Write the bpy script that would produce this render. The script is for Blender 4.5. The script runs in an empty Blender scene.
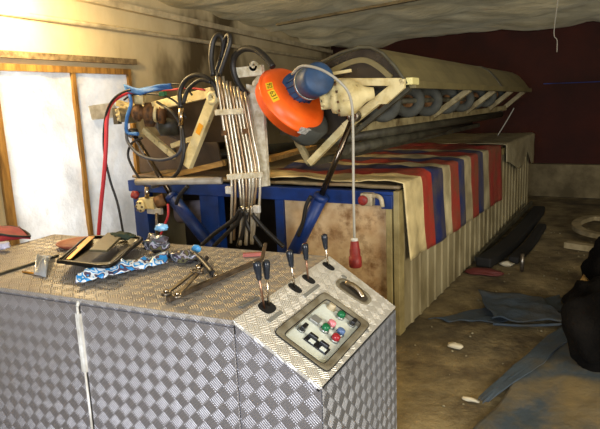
import bpy, bmesh, math, random
from mathutils import Vector, Matrix, noise
from math import sin, cos, pi, radians

C = bpy.context.scene
col = C.collection
random.seed(7)

# ------------------------------------------------------------------ camera
F_PX, PITCH, ROLL, YAW, EYE = 578.0, 0.19195687, -0.04300723, 0.54275039, 1.6
fwd = Vector((-sin(YAW)*cos(PITCH), cos(YAW)*cos(PITCH), -sin(PITCH)))
rgt0 = Vector((cos(YAW), sin(YAW), 0)); up0 = rgt0.cross(fwd)
rgt = cos(ROLL)*rgt0 + sin(ROLL)*up0
upv = -sin(ROLL)*rgt0 + cos(ROLL)*up0
EYEP = Vector((0, 0, EYE))
cd = bpy.data.cameras.new('camera'); cam = bpy.data.objects.new('camera', cd); col.objects.link(cam)
cd.sensor_width = 36; cd.lens = F_PX/600*36; cd.clip_start = 0.05; cd.clip_end = 200
cam.matrix_world = Matrix(((rgt.x, upv.x, -fwd.x, 0), (rgt.y, upv.y, -fwd.y, 0), (rgt.z, upv.z, -fwd.z, EYE), (0, 0, 0, 1)))
C.camera = cam

# ------------------------------------------------------------------ light, exposure
C.view_settings.view_transform = 'Standard'
C.view_settings.look = 'None'
C.view_settings.gamma = 1
C.view_settings.use_curve_mapping = False
C.view_settings.exposure = 1.0
w = bpy.data.worlds.new('world'); C.world = w; w.use_nodes = True
w.node_tree.nodes['Background'].inputs[0].default_value = (.75, .85, 1, 1)
w.node_tree.nodes['Background'].inputs[1].default_value = 0.5

def light(name, kind, loc, energy, color, target=None, **kw):
    l = bpy.data.lights.new(name, kind); l.energy = energy; l.color = color
    for k, v in kw.items(): setattr(l, k, v)
    o = bpy.data.objects.new(name, l); col.objects.link(o); o.location = loc
    if target is not None:
        o.rotation_euler = (Vector(target)-Vector(loc)).to_track_quat('-Z', 'Y').to_euler()
    return o
# daylight outside the plastic-covered opening in the left wall
light('daylight_outside_window', 'AREA', (-5.2, 1.5, 1.3), 75, (1, .99, .97), (-4.4, 2.4, 1.0), shape='RECTANGLE', size=1.2, size_y=2.0)
# cool fill for the cabinet front, added at an unseen doorway behind the photographer
light('fill_behind_camera', 'AREA', (-.1, -1.95, 1.5), 112, (.88, .92, 1), (-1.2, 2.0, .7), shape='RECTANGLE', size=1.8, size_y=1.7)
# warm light from the right, through an unseen wall opening added for it
light('added_right_light', 'AREA', (2.75, 1.3, 1.5), 84, (1, .90, .72), (-2.0, 3.6, 1.7), shape='RECTANGLE', size=2.0, size_y=1.7)
# warm work lamp hung under the ceiling close to the left wall
light('wall_lamp', 'POINT', (-4.0, 2.95, 2.46), 60, (1, .74, .38), shadow_soft_size=.10)

# ------------------------------------------------------------------ helpers
def ray(x, y):
    return rgt*((x-300)/F_PX) - upv*((y-214.5)/F_PX) + fwd
def at(x, y, Y=None, X=None, z=None):
    d = ray(x, y)
    if Y is not None: t = Y/d.y
    elif X is not None: t = X/d.x
    else: t = (z-EYE)/d.z
    return EYEP + d*t
def on_plane(x, y, P0, n):
    d = ray(x, y); return EYEP + d*(n.dot(P0-EYEP)/n.dot(d))

def V(*a): return Vector(a)
def smooth_path(pts, sub=6):
    pts = [Vector(p) for p in pts]
    if len(pts) < 3: return pts
    out = []
    P = [2*pts[0]-pts[1]] + pts + [2*pts[-1]-pts[-2]]
    for i in range(1, len(P)-2):
        a, b, c, d = P[i-1], P[i], P[i+1], P[i+2]
        for k in range(sub):
            t = k/sub
            out.append(.5*((2*b)+(c-a)*t+(2*a-5*b+4*c-d)*t*t+(3*b-a-3*c+d)*t**3))
    out.append(pts[-1]); return out
def basis(ax):
    ax = Vector(ax).normalized()
    u = Vector((0, 0, 1)).cross(ax)
    if u.length < 1e-3: u = Vector((1, 0, 0))
    u.normalize(); return u, ax.cross(u), ax

class MB:
    def __init__(s): s.bm = bmesh.new(); s.uv = None
    def face(s, vs, sm=False):
        try: f = s.bm.faces.new(vs); f.smooth = sm; return f
        except ValueError: return None
    def box(s, c, size, ax=None):
        c = Vector(c); X, Y, Z = ax or (V(1,0,0), V(0,1,0), V(0,0,1))
        h = [q/2 for q in size]; v = []
        for k in (-1, 1):
            for j in (-1, 1):
                for i in (-1, 1): v.append(s.bm.verts.new(c+X*(i*h[0])+Y*(j*h[1])+Z*(k*h[2])))
        for q in ((0,2,3,1),(4,5,7,6),(0,1,5,4),(2,6,7,3),(0,4,6,2),(1,3,7,5)): s.face([v[i] for i in q])
        return s
    def b2(s, a, b):
        return s.box([(a[i]+b[i])/2 for i in range(3)], [abs(a[i]-b[i]) for i in range(3)])
    def bar(s, p, q, wd, ht, upd=(0,0,1)):
        p, q = Vector(p), Vector(q); z = (q-p); L = z.length; z.normalize()
        x = Vector(upd).cross(z)
        if x.length < 1e-4: x = Vector((1,0,0))
        x.normalize(); y = z.cross(x)
        return s.box((p+q)/2, (wd, ht, L), (x, y, z))
    def rings(s, rs, cap=True, closed=False, sm=True):
        R = [[s.bm.verts.new(p) for p in r] for r in rs]; n = len(R[0])
        m = len(R) if closed else len(R)-1
        for i in range(m):
            A, B = R[i], R[(i+1) % len(R)]
            for k in range(n): s.face([A[k], A[(k+1) % n], B[(k+1) % n], B[k]], sm)
        if cap and not closed:
            s.face(list(reversed(R[0]))); s.face(R[-1])
        return s
    def tube(s, pts, r, n=8, smooth=True, sub=6):
        pts = smooth_path(pts, sub) if smooth else [Vector(p) for p in pts]
        rs = []; u = None
        for i, p in enumerate(pts):
            t = (pts[min(i+1, len(pts)-1)]-pts[max(i-1, 0)]).normalized()
            if u is None: u, v, _ = basis(t)
            else:
                u = (u - t*u.dot(t))
                if u.length < 1e-5: u = basis(t)[0]
                u.normalize(); v = t.cross(u)
            rr = r[0]+(r[1]-r[0])*i/(len(pts)-1) if isinstance(r, tuple) else r
            rs.append([p+u*(cos(2*pi*k/n)*rr)+v*(sin(2*pi*k/n)*rr) for k in range(n)])
        return s.rings(rs)
    def cyl(s, p, q, r, r2=None, n=20):
        return s.tube([p, q], (r, r if r2 is None else r2), n, False)
    def lathe(s, o, ax, prof, n=28, closed=False, sx=1, sy=1):
        o = Vector(o); u, v, a = basis(ax)
        rs = [[o+a*t+u*(cos(2*pi*k/n)*r*sx)+v*(sin(2*pi*k/n)*r*sy) for k in range(n)] for t, r in prof]
        return s.rings(rs, cap=not closed, closed=closed)
    def prism(s, poly, ext, sm=False):
        ext = Vector(ext); A = [s.bm.verts.new(Vector(p)) for p in poly]; B = [s.bm.verts.new(Vector(p)+ext) for p in poly]
        n = len(A); s.face(list(reversed(A))); s.face(B)
        for k in range(n): s.face([A[k], A[(k+1) % n], B[(k+1) % n], B[k]], sm)
        return s
    def grid(s, fn, nu, nv, uv=None, thick=None):
        G = [[s.bm.verts.new(fn(i/nu, j/nv)) for j in range(nv+1)] for i in range(nu+1)]
        if uv and s.uv is None: s.uv = s.bm.loops.layers.uv.new('UVMap')
        for i in range(nu):
            for j in range(nv):
                f = s.face([G[i][j], G[i+1][j], G[i+1][j+1], G[i][j+1]], True)
                if uv and f:
                    for l, (a, b) in zip(f.loops, ((i,j),(i+1,j),(i+1,j+1),(i,j+1))): l[s.uv].uv = uv(a/nu, b/nv)
        return s
    def blob(s, c, r, seed=0, amp=.25, sc=(1,1,1), sub=3, freq=1.5, ax=None):
        res = bmesh.ops.create_icosphere(s.bm, subdivisions=sub, radius=1)
        c = Vector(c); X, Y, Z = ax or (V(1,0,0), V(0,1,0), V(0,0,1))
        for v in res['verts']:
            d = v.co.copy(); k = 1+amp*noise.noise(d*freq+Vector((seed*3.1, seed*1.7, 0)))*2
            q = d*r*k
            v.co = c+X*(q.x*sc[0])+Y*(q.y*sc[1])+Z*(q.z*sc[2])
        for f in s.bm.faces: f.smooth = True
        return s
    def build(s, name, mat, parent=None, bevel=0, solid=0, recalc=True):
        if recalc: bmesh.ops.recalc_face_normals(s.bm, faces=s.bm.faces)
        base = V(0,0,0); p = parent
        while p is not None: base += p.location; p = p.parent
        me = bpy.data.meshes.new(name)
        if parent is None:
            zs = [v.co for v in s.bm.verts]
            base = V((min(v.x for v in zs)+max(v.x for v in zs))/2, (min(v.y for v in zs)+max(v.y for v in zs))/2, min(v.z for v in zs))
        for v in s.bm.verts: v.co -= base
        s.bm.to_mesh(me); s.bm.free()
        o = bpy.data.objects.new(name, me); col.objects.link(o)
        me.materials.append(mat)
        if parent is None: o.location = base
        else: o.parent = parent
        if solid:
            m = o.modifiers.new('solid', 'SOLIDIFY'); m.thickness = solid; m.offset = 0
        if bevel:
            m = o.modifiers.new('bevel', 'BEVEL'); m.width = bevel; m.segments = 2; m.limit_method = 'ANGLE'; m.angle_limit = radians(40)
        return o

def tag(o, label, cat, group=None):
    o['label'] = label; o['category'] = cat
    if group: o['group'] = group
    return o
def thing(name, label, cat, loc, group=None):
    o = bpy.data.objects.new(name, None); col.objects.link(o); o.location = loc; o.empty_display_size = .05
    return tag(o, label, cat, group)
def struct(o): o['kind'] = 'structure'; return o

# ------------------------------------------------------------------ materials
def hexc(h):
    h = h.lstrip('#'); c = [int(h[i:i+2], 16)/255 for i in (0, 2, 4)]
    return tuple((q/12.92 if q <= .04045 else ((q+.055)/1.055)**2.4) for q in c)+(1,)
def mat(name, c, rough=.6, metal=0, c2=None, scale=4, detail=5, lo=.35, hi=.65, bump=0, bscale=30, stretch=(1,1,1), c3=None, s3=1.3, spec=.4, lo3=.5, hi3=.7):
    m = bpy.data.materials.new(name); m.use_nodes = True; nt = m.node_tree; N = nt.nodes; L = nt.links
    b = N['Principled BSDF']; b.inputs['Roughness'].default_value = rough; b.inputs['Metallic'].default_value = metal
    b.inputs['Specular IOR Level'].default_value = spec
    c = hexc(c); b.inputs['Base Color'].default_value = c
    if c2 or bump:
        tc = N.new('ShaderNodeTexCoord'); mp = N.new('ShaderNodeMapping'); mp.inputs['Scale'].default_value = stretch
        L.new(tc.outputs['Object'], mp.inputs[0])
    def noi(sc, lo, hi, dt=detail):
        n = N.new('ShaderNodeTexNoise'); n.inputs['Scale'].default_value = sc; n.inputs['Detail'].default_value = dt; n.inputs['Roughness'].default_value = .62
        L.new(mp.outputs[0], n.inputs['Vector'])
        r = N.new('ShaderNodeMapRange'); r.inputs[1].default_value = lo; r.inputs[2].default_value = hi; L.new(n.outputs['Fac'], r.inputs[0]); return r
    if c2:
        mx = N.new('ShaderNodeMix'); mx.data_type = 'RGBA'; mx.inputs[6].default_value = c; mx.inputs[7].default_value = hexc(c2)
        L.new(noi(scale, lo, hi).outputs[0], mx.inputs[0]); out = mx.outputs[2]
        if c3:
            m2 = N.new('ShaderNodeMix'); m2.data_type = 'RGBA'; m2.inputs[7].default_value = hexc(c3)
            L.new(out, m2.inputs[6]); L.new(noi(s3, lo3, hi3).outputs[0], m2.inputs[0]); out = m2.outputs[2]
        L.new(out, b.inputs['Base Color'])
    if bump:
        bp = N.new('ShaderNodeBump'); bp.inputs['Strength'].default_value = bump; bp.inputs['Distance'].default_value = .02
        L.new(noi(bscale, .2, .8).outputs[0], bp.inputs['Height']); L.new(bp.outputs[0], b.inputs['Normal'])
    return m

def tread(name, base, dirt, amount, a=.043, rough=.38, dscale=2.2, lo=.45, hi=.7, metal=.7, aniso=.45):
    """five-bar aluminium tread plate: a 45 degree checkerboard of cells, bars turned 90 degrees from cell to cell"""
    m = bpy.data.materials.new(name); m.use_nodes = True; nt = m.node_tree; N = nt.nodes; L = nt.links
    b = N['Principled BSDF']
    uv = N.new('ShaderNodeUVMap'); uv.uv_map = 'UVMap'
    mp = N.new('ShaderNodeMapping'); mp.inputs['Rotation'].default_value = (0, 0, radians(45)); mp.inputs['Scale'].default_value = (1/a, 1/a, 1)
    L.new(uv.outputs[0], mp.inputs[0])
    sp = N.new('ShaderNodeSeparateXYZ'); L.new(mp.outputs[0], sp.inputs[0])
    def M(op, x, y=None, z=None):
        n = N.new('ShaderNodeMath'); n.operation = op
        for i, q in enumerate((x, y, z)):
            if q is None: continue
            if isinstance(q, (int, float)): n.inputs[i].default_value = q
            else: L.new(q, n.inputs[i])
        return n.outputs[0]
    X, Y = sp.outputs[0], sp.outputs[1]
    par = M('FLOORED_MODULO', M('ADD', M('FLOOR', X), M('FLOOR', Y)), 2)
    fx, fy = M('FRACT', X), M('FRACT', Y)
    def sel(p, q): return M('ADD', M('MULTIPLY', p, M('SUBTRACT', 1, par)), M('MULTIPLY', q, par))
    acr, alo = sel(fy, fx), sel(fx, fy)
    st = M('ABSOLUTE', M('SUBTRACT', M('FRACT', M('MULTIPLY', acr, 5)), .5))      # 0 on the bar crest
    pulse = N.new('ShaderNodeMapRange'); pulse.interpolation_type = 'SMOOTHSTEP'
    pulse.inputs[1].default_value = .42; pulse.inputs[2].default_value = .12; L.new(st, pulse.inputs[0])
    endm = N.new('ShaderNodeMapRange'); endm.interpolation_type = 'SMOOTHSTEP'
    endm.inputs[1].default_value = .49; endm.inputs[2].default_value = .40; L.new(M('ABSOLUTE', M('SUBTRACT', alo, .5)), endm.inputs[0])
    h = M('MULTIPLY', pulse.outputs[0], endm.outputs[0])
    bp = N.new('ShaderNodeBump'); bp.inputs['Strength'].default_value = .8; bp.inputs['Distance'].default_value = .0028
    L.new(h, bp.inputs['Height']); L.new(bp.outputs[0], b.inputs['Normal'])
    tc = N.new('ShaderNodeTexCoord'); n = N.new('ShaderNodeTexNoise'); n.inputs['Scale'].default_value = dscale; n.inputs['Detail'].default_value = 7; n.inputs['Roughness'].default_value = .65
    L.new(tc.outputs['Object'], n.inputs['Vector'])
    r = N.new('ShaderNodeMapRange'); r.inputs[1].default_value = lo; r.inputs[2].default_value = hi; r.inputs[4].default_value = amount; L.new(n.outputs['Fac'], r.inputs[0])
    d = M('MULTIPLY', r.outputs[0], M('SUBTRACT', 1, M('MULTIPLY', h, .55)))
    mx = N.new('ShaderNodeMix'); mx.data_type = 'RGBA'; mx.inputs[6].default_value = hexc(base); mx.inputs[7].default_value = hexc(dirt)
    L.new(d, mx.inputs[0]); L.new(mx.outputs[2], b.inputs['Base Color'])
    L.new(M('SUBTRACT', metal, M('MULTIPLY', d, .5)), b.inputs['Metallic'])
    rr = M('ADD', rough, M('MULTIPLY', d, .4)); L.new(rr, b.inputs['Roughness'])
    # rolled bars: the grain runs along the bar, so it turns with the cell
    b.inputs['Anisotropic'].default_value = aniso
    tg = N.new('ShaderNodeTangent'); tg.direction_type = 'UV_MAP'; tg.uv_map = 'UVMap'; L.new(tg.outputs[0], b.inputs['Tangent'])
    L.new(M('ADD', .125, M('MULTIPLY', par, .25)), b.inputs['Anisotropic Rotation'])
    return m

def film(name, c, trans=.5, rough=.5, c2=None, scale=3, bump=.3, bscale=6, alpha=0, stretch=(1,1,1)):
    m = mat(name, c, rough, c2=c2 or c, scale=scale, bump=bump, bscale=bscale, stretch=stretch); nt = m.node_tree; N = nt.nodes; L = nt.links
    b = N['Principled BSDF']; out = N['Material Output']
    t = N.new('ShaderNodeBsdfTranslucent'); mx = N.new('ShaderNodeMixShader'); mx.inputs[0].default_value = trans
    bc = b.inputs['Base Color']
    if bc.links: L.new(bc.links[0].from_socket, t.inputs[0])
    if b.inputs['Normal'].links: L.new(b.inputs['Normal'].links[0].from_socket, t.inputs['Normal'])
    L.new(b.outputs[0], mx.inputs[1]); L.new(t.outputs[0], mx.inputs[2]); res = mx.outputs[0]
    if alpha:
        tr = N.new('ShaderNodeBsdfTransparent'); m2 = N.new('ShaderNodeMixShader'); m2.inputs[0].default_value = alpha
        L.new(res, m2.inputs[1]); L.new(tr.outputs[0], m2.inputs[2]); res = m2.outputs[0]
    L.new(res, out.inputs[0]); return m

M_floor = mat('dirt_floor', '#8c7c56', .95, c2='#4c4029', scale=3.2, detail=9, bump=.7, bscale=18, c3='#2f2718', s3=1.1, lo3=.48, hi3=.68)
M_red = mat('dark_red_wall', '#3c150a', .9, c2='#2a0f08', scale=1.5, bump=.1)
M_plinth = mat('stained_concrete', '#7d7052', .95, c2='#4f452f', scale=2.5, bump=.3, bscale=12)
M_wall = mat('stained_board_wall', '#d0c19b', .8, c2='#b5a47e', scale=1.2, bump=.1, bscale=8, c3='#57492f', s3=.6, stretch=(1,1,.6), lo3=.54, hi3=.66)
M_ceil = film('ceiling_plastic_film', '#d6c8a0', .15, .4, c2='#a99b76', scale=1.4, bump=.9, bscale=4, stretch=(1, 2.2, 1))
M_wood = mat('weathered_window_wood', '#a87f3f', .7, c2='#6b4c22', scale=3, stretch=(6, 6, 1), bump=.1)
M_header = mat('grey_brown_header', '#8c7a5a', .7, c2='#5a4a34', scale=5, stretch=(1,4,4))
M_film = film('window_plastic_film', '#f0f0ee', .5, .4, c2='#b5b3ae', scale=1.3, bump=1.0, bscale=3.5)
M_galv = mat('painted_conduit', '#cdbf9c', .5, c2='#a5977a', scale=6)
M_tr_front = tread('tread_plate_front', '#a3a1a5', '#5f5855', .4)
M_tr_side = tread('tread_plate_side', '#9599a3', '#5c5d63', .35)  # same plate as the front, bluish shade put into its base colour
M_tr_top = tread('tread_plate_dusty_top', '#a9a6a2', '#7f7468', .9, lo=.3, hi=.62, metal=.6, aniso=.7)
M_tr_panel = tread('tread_plate_console', '#e6e4dd', '#a39a86', .6, rough=.42, lo=.45, hi=.72, metal=.65, aniso=.5)  # same plate again, base lightened for the light falling on the console
M_black = mat('black_plastic', '#17171a', .4)
M_rubber = mat('black_rubber_hose', '#1f1d1b', .45)
M_knob = mat('blue_black_knob', '#1c2129', .25)
M_chrome = mat('chrome_rod', '#b7a893', .22, 1)
M_copper = mat('rusty_lever_rod', '#a0806a', .35, .9, c2='#6d4a35', scale=20)
M_steel = mat('used_steel', '#8d8577', .38, .85, c2='#5d5245', scale=14)
M_white = mat('white_paint', '#dcdcd8', .4, c2='#a9a59a', scale=9)
M_gask = mat('dirty_grey_gasket', '#7f7a6a', .6, c2='#5c5340', scale=12, lo=.4, hi=.65)
M_hole = mat('dark_slot', '#0b0a09', .9)
M_ctrl = mat('pale_grey_control_plate', '#d3dbd6', .35)
M_lab = mat('grey_engraved_plate', '#8f908c', .4, .4)
M_green = mat('green_lens', '#12603a', .2); M_pink = mat('pink_lens', '#d07f88', .2); M_redl = mat('red_lens', '#8f2029', .2); M_bluel = mat('slate_blue_lens', '#52688f', .2)
M_bezel = mat('silver_bezel', '#9fa3a3', .3, .8)
M_beige = mat('beige_plastic', '#b5a98e', .5, c2='#8f8366', scale=20)
M_bluep = mat('blue_machine_paint', '#11357a', .45, c2='#0c2350', scale=5, c3='#26303f', s3=3, lo3=.58, hi3=.75)
M_ply = mat('stained_plywood', '#d6bd94', .75, c2='#b08c60', scale=5, c3='#7d5a36', s3=9, lo3=.52, hi3=.7)
M_khaki = mat('khaki_post_paint', '#97895c', .65, c2='#75673f', scale=6)
M_rib = mat('grimy_ribbed_sheet', '#9c9170', .6, c2='#7a6e4e', scale=3, stretch=(1, 1, .5), c3='#54492f', s3=2.5, lo3=.52, hi3=.75)
M_cream = mat('cream_machine_paint', '#d6c795', .5, c2='#a8935a', scale=9, lo=.45, hi=.75, c3='#5a4425', s3=16, lo3=.62, hi3=.75)
M_creamd = mat('worn_cream_paint', '#9c906a', .55, c2='#6d6040', scale=7, c3='#4a3a20', s3=9, lo3=.55, hi3=.72)
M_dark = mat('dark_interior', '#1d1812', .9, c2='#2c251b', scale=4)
M_cover = mat('grimy_plastic_cover', '#8c7d5e', .45, c2='#5a4a35', scale=3, bump=.5, bscale=7, c3='#6b3025', s3=2.2, lo3=.58, hi3=.75)
M_hood = mat('khaki_hood_sheet', '#776d49', .5, c2='#5f5639', scale=3, bump=.15, bscale=10)
M_mesh = film('dark_brown_hood_gauze', '#3a2f22', .2, .5, c2='#4d4232', scale=8, alpha=.18)
M_brown = mat('brown_translucent_sheet', '#54432f', .55, c2='#352818', scale=3)
M_tyre = mat('grey_tyre_rubber', '#45463f', .8, c2='#353630', scale=10)
M_rust = mat('rusty_hub', '#7d5630', .7, c2='#2f2114', scale=14)
M_roller = mat('dark_roller_tube', '#4d4a3a', .5, c2='#2e2a20', scale=8)
M_orange = mat('orange_guard_paint', '#fb6a1e', .4, c2='#ea5512', scale=6, c3='#8d5a44', s3=5, lo3=.66, hi3=.76)
M_bmotor = mat('blue_grey_motor_paint', '#2d4d74', .5, c2='#22364f', scale=7)
M_yel = mat('yellow_sticker', '#e0b928', .5); M_orst = mat('amber_sticker', '#d9981f', .5)
M_ink = mat('black_ink', '#15120c', .6)
M_chain = mat('bright_steel_strip', '#e0ded6', .4, .2, c2='#8c8a84', scale=60)
M_copipe = mat('bronzed_hydraulic_pipe', '#b9a384', .35, .75, c2='#7b6247', scale=8, stretch=(1,1,.4))
M_pipew = mat('zinc_hydraulic_pipe', '#cfcabb', .33, .7, c2='#a0947b', scale=8, stretch=(1,1,.4))
M_clamp = mat('cream_clamp', '#d9d4c0', .5, c2='#a89c7c', scale=20)
M_redh = mat('red_rubber_hose', '#b8323a', .5); M_redpl = mat('red_plastic', '#98302c', .5, c2='#702220', scale=15)
M_cord = mat('pale_grey_cord', '#9d998c', .5); M_bcloth = mat('blue_tape', '#3d74b5', .6, c2='#2b5389', scale=15)
M_plank = mat('yellow_pine_plank', '#b08c4e', .7, c2='#7f5f30', scale=4, stretch=(1, 8, 8))
M_pvc = mat('dull_white_pipe', '#a9a49b', .5, c2='#7d7568', scale=6)
M_btarp = mat('dusty_blue_tarp', '#343f47', .8, c2='#554c36', scale=4, lo=.4, hi=.62, bump=.3, bscale=18, c3='#6f6040', s3=1.4, lo3=.48, hi3=.66)
M_btarpc = mat('blue_tarp_clean', '#37424b', .75, c2='#423f36', scale=5, lo=.45, hi=.7, bump=.3, bscale=20)
M_bag = mat('black_plastic_bag', '#070605', .95, spec=.1, c2='#0f0c09', scale=5, bump=.9, bscale=9)
M_belt = mat('black_rubber_belt', '#14120e', .8); M_scrap = mat('pale_scrap', '#b5ac92', .8)
M_strap = mat('dirty_cream_strap', '#9b8d6c', .8, c2='#75684a', scale=8)
M_dred = mat('dark_red_scrap', '#54201a', .7)
M_redbag = mat('crimson_fabric', '#97202f', .7, c2='#701824', scale=10); M_piping = mat('black_piping', '#141215', .6)
M_lilac = mat('pale_lilac_fabric', '#b5b3c5', .6)
M_dish = mat('terracotta_dish', '#b0684e', .6, c2='#8c4c38', scale=8)
M_tray = mat('glossy_black_plastic', '#0d0c0c', .38, spec=.25); M_gold = mat('gold_foil', '#d69a3a', .3, .7)
M_olive = mat('olive_brown_panel', '#5f5842', .5, c2='#4a432f', scale=6)
M_wrap = None
M_clear = film('clear_film', '#c5cdd6', .4, .15, alpha=.35)
M_dgreen = mat('dark_green_cloth', '#33402f', .9, c2='#252d22', scale=9)

def tarp_mat(bounds, cols):
    m = mat('striped_tarpaulin', '#c9b98a', .55, c2='#b5a274', scale=5, bump=.35, bscale=9); nt = m.node_tree; N = nt.nodes; L = nt.links; b = N['Principled BSDF']
    uv = N.new('ShaderNodeUVMap'); uv.uv_map = 'UVMap'; sp = N.new('ShaderNodeSeparateXYZ'); L.new(uv.outputs[0], sp.inputs[0])
    tc = N.new('ShaderNodeTexCoord'); n = N.new('ShaderNodeTexNoise'); n.inputs['Scale'].default_value = 5; L.new(tc.outputs['Object'], n.inputs[0])
    r = N.new('ShaderNodeValToRGB'); r.color_ramp.interpolation = 'CONSTANT'; el = r.color_ramp.elements
    while len(el) < len(cols): el.new(.5)
    for i, (p, c) in enumerate(zip(bounds, cols)): el[i].position = p; el[i].color = hexc(c)
    L.new(sp.outputs[0], r.inputs[0])
    mx = N.new('ShaderNodeMix'); mx.data_type = 'RGBA'; mx.inputs[7].default_value = hexc('#5e5238'); L.new(r.outputs[0], mx.inputs[6])
    mr = N.new('ShaderNodeMapRange'); mr.inputs[1].default_value = .38; mr.inputs[2].default_value = .7; mr.inputs[4].default_value = .6; L.new(n.outputs['Fac'], mr.inputs[0]); L.new(mr.outputs[0], mx.inputs[0])
    L.new(mx.outputs[2], b.inputs['Base Color']); return m

def stripes_mat(name, cols, scale):
    m = mat(name, '#ffffff', .25); nt = m.node_tree; N = nt.nodes; L = nt.links; b = N['Principled BSDF']
    tc = N.new('ShaderNodeTexCoord'); n = N.new('ShaderNodeTexNoise'); n.inputs['Scale'].default_value = scale; n.inputs['Detail'].default_value = 1; L.new(tc.outputs['Object'], n.inputs[0])
    r = N.new('ShaderNodeValToRGB'); r.color_ramp.interpolation = 'CONSTANT'; el = r.color_ramp.elements
    while len(el) < len(cols): el.new(.5)
    for i, c in enumerate(cols): el[i].position = 0 if i == 0 else .3+.4*i/len(cols); el[i].color = hexc(c)
    L.new(n.outputs['Fac'], r.inputs[0]); L.new(r.outputs[0], b.inputs['Base Color']); return m
M_wrap = stripes_mat('printed_wrapper_with_shadows', ['#2a7fc0', '#b9cad6', '#2f86c8', '#c9d2da', '#4a3f55', '#2a7fc0'], 22)  # blue and white print; the dark purple paints shadow between the crumples
M_junk = stripes_mat('mottled_wrappers', ['#3a3338', '#4d4a55', '#3d4f4a', '#9a98a5', '#453a4a', '#5d5a40', '#2f2a2c'], 22)

# ------------------------------------------------------------------ the room
WD = V(-sin(radians(5)), cos(radians(5)), 0); WN = V(cos(radians(5)), sin(radians(5)), 0); WP = V(-4.5, 3.5, 0)
def wl(t, z, off=0): return WP+WD*t+WN*off+V(0,0,z)
def wpx(x, y, off=0): return on_plane(x, y, WP+WN*off, WN)
def wt(x, y): return (wpx(x, y)-WP).dot(WD)
BY = 9.7
def ceil_z(Y): return 2.5+.042*(BY-Y)

def floor_fn(u, v):
    x = -6+u*9; y = -2.2+v*12.4
    return V(x, y, -.012+.012*noise.noise(V(x*1.3, y*1.3, 0)))
struct(MB().grid(floor_fn, 70, 90).build('floor', M_floor))
def ceil_fn(u, v):
    x = -6+u*9; y = -2.2+v*12.2
    z = ceil_z(y)-.03+.05*noise.noise(V(x*.8, y*.5, 3))+.09*(1-abs(noise.noise(V(x*.5+y*.9, y*.8-x*.7, 7)))*2)+.03*(1-abs(noise.noise(V(x*2.2-y*1.2, y*1.4+x*.9, 17)))*2)+.05*abs(noise.noise(V(x*.35+y*.55, y*.2, 11)))
    return V(x, y, z)
struct(MB().grid(ceil_fn, 110, 150).build('ceiling', M_ceil))
struct(MB().b2((-6.2, BY, 0), (3.2, BY+.15, 2.9)).build('wall_back', M_red))
struct(MB().b2((-6.2, BY-.14, 0), (3.0, BY, .5)).build('trim_1', M_plinth))
rw_ = MB(); rw_.b2((3, -2.2, 0), (3.15, .2, 3.1)).b2((3, 2.4, 0), (3.15, BY, 3.1)).b2((3, .2, 2.5), (3.15, 2.4, 3.1)); struct(rw_.build('wall_right', M_plinth))
nw = MB(); nw.b2((-6, -2.35, 0), (-.8, -2.2, 3.1)).b2((1.4, -2.35, 0), (3.15, -2.2, 3.1)).b2((-.8, -2.35, 2.6), (1.4, -2.2, 3.1))
struct(nw.build('wall_near', M_plinth))

# left wall with the plastic-covered opening
t0 = wt(4, 190); t1 = wt(128, 68); tm = wt(71, 70); zt = 2.0; zb = .12
lw = MB()
def wbox(a, b, z0, z1, o0, o1): lw.prism([wl(a, z0, o0), wl(b, z0, o0), wl(b, z1, o0), wl(a, z1, o0)], WN*(o1-o0))
wbox(-6.5, t0, 0, 3.2, -.12, 0); wbox(t1, 6.6, 0, 3.2, -.12, 0); wbox(t0, t1, zt, 3.2, -.12, 0); wbox(t0, t1, 0, zb, -.12, 0)
struct(lw.build('wall_left', M_wall))
wf = MB()
def pbox(mb, a, b, z0, z1, o0, o1): mb.prism([wl(a, z0, o0), wl(b, z0, o0), wl(b, z1, o0), wl(a, z1, o0)], WN*(o1-o0))
pbox(wf, t0-.02, t1, zt-.055, zt, -.03, .035); pbox(wf, t0-.02, t0+.055, zb, zt, -.03, .03); pbox(wf, t1-.042, t1, zb, zt, -.03, .03); pbox(wf, tm-.021, tm+.021, zb, zt, -.03, .03); pbox(wf, t0, t1, zb, zb+.06, -.03, .03)
wfo = struct(wf.build('window_1', M_wood))
for a, b in ((t0+.03, tm-.02), (tm+.02, t1-.03)):
    g = MB()
    def pane_fn(u, v, a=a, b=b):
        t = a+(b-a)*u; z = zb+.03+(zt-zb-.05)*v
        return wl(t, z, -.006+.012*noise.noise(V(t*2.4, z*1.3, a))+.014*noise.noise(V(t*5+z*2, z*3, 5))+.01*abs(noise.noise(V(t*7-z*3, z*5, 8))))
    g.grid(pane_fn, 30, 50).build('pane', M_film, wfo)
h = MB(); pbox(h, -3.2, wt(133, 60), 2.045, 2.10, 0, .05); struct(h.build('trim_2', M_header))
# beam in the corner of left wall and ceiling
h = MB(); h.bar(wl(-.2, 2.62, .06), wl(6.1, 2.46, .06), .06, .06); struct(h.build('trim_3', M_galv))
# conduit along the wall and a loose plastic patch
c = MB(); c.tube([wl(-1.6, 2.40, .03), wl(.4, 2.385, .03), wl(3.5, 2.345, .03), wl(6.0, 2.31, .03)], .024, 10); tag(c.build('conduit', M_galv), 'long pale conduit pipe running along the left wall above the window', 'pipe')
p = [wpx(88, 106, .02), wpx(113, 102, .02), wpx(121, 117, .02), wpx(92, 120, .02)]
tag(MB().prism(p, WN*.006).build('plastic_offcut', M_white), 'pale plastic offcut stuck on the window sheet beside the red hose', 'plastic sheet')
# ceiling batten, hanging straps
a, b = V(-4.2, 6.6, ceil_z(6.6)-.035), V(.5, 5.6, ceil_z(5.6)-.035)
struct(MB().bar(a, b, .06, .03).build('trim_4', M_plinth))

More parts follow.
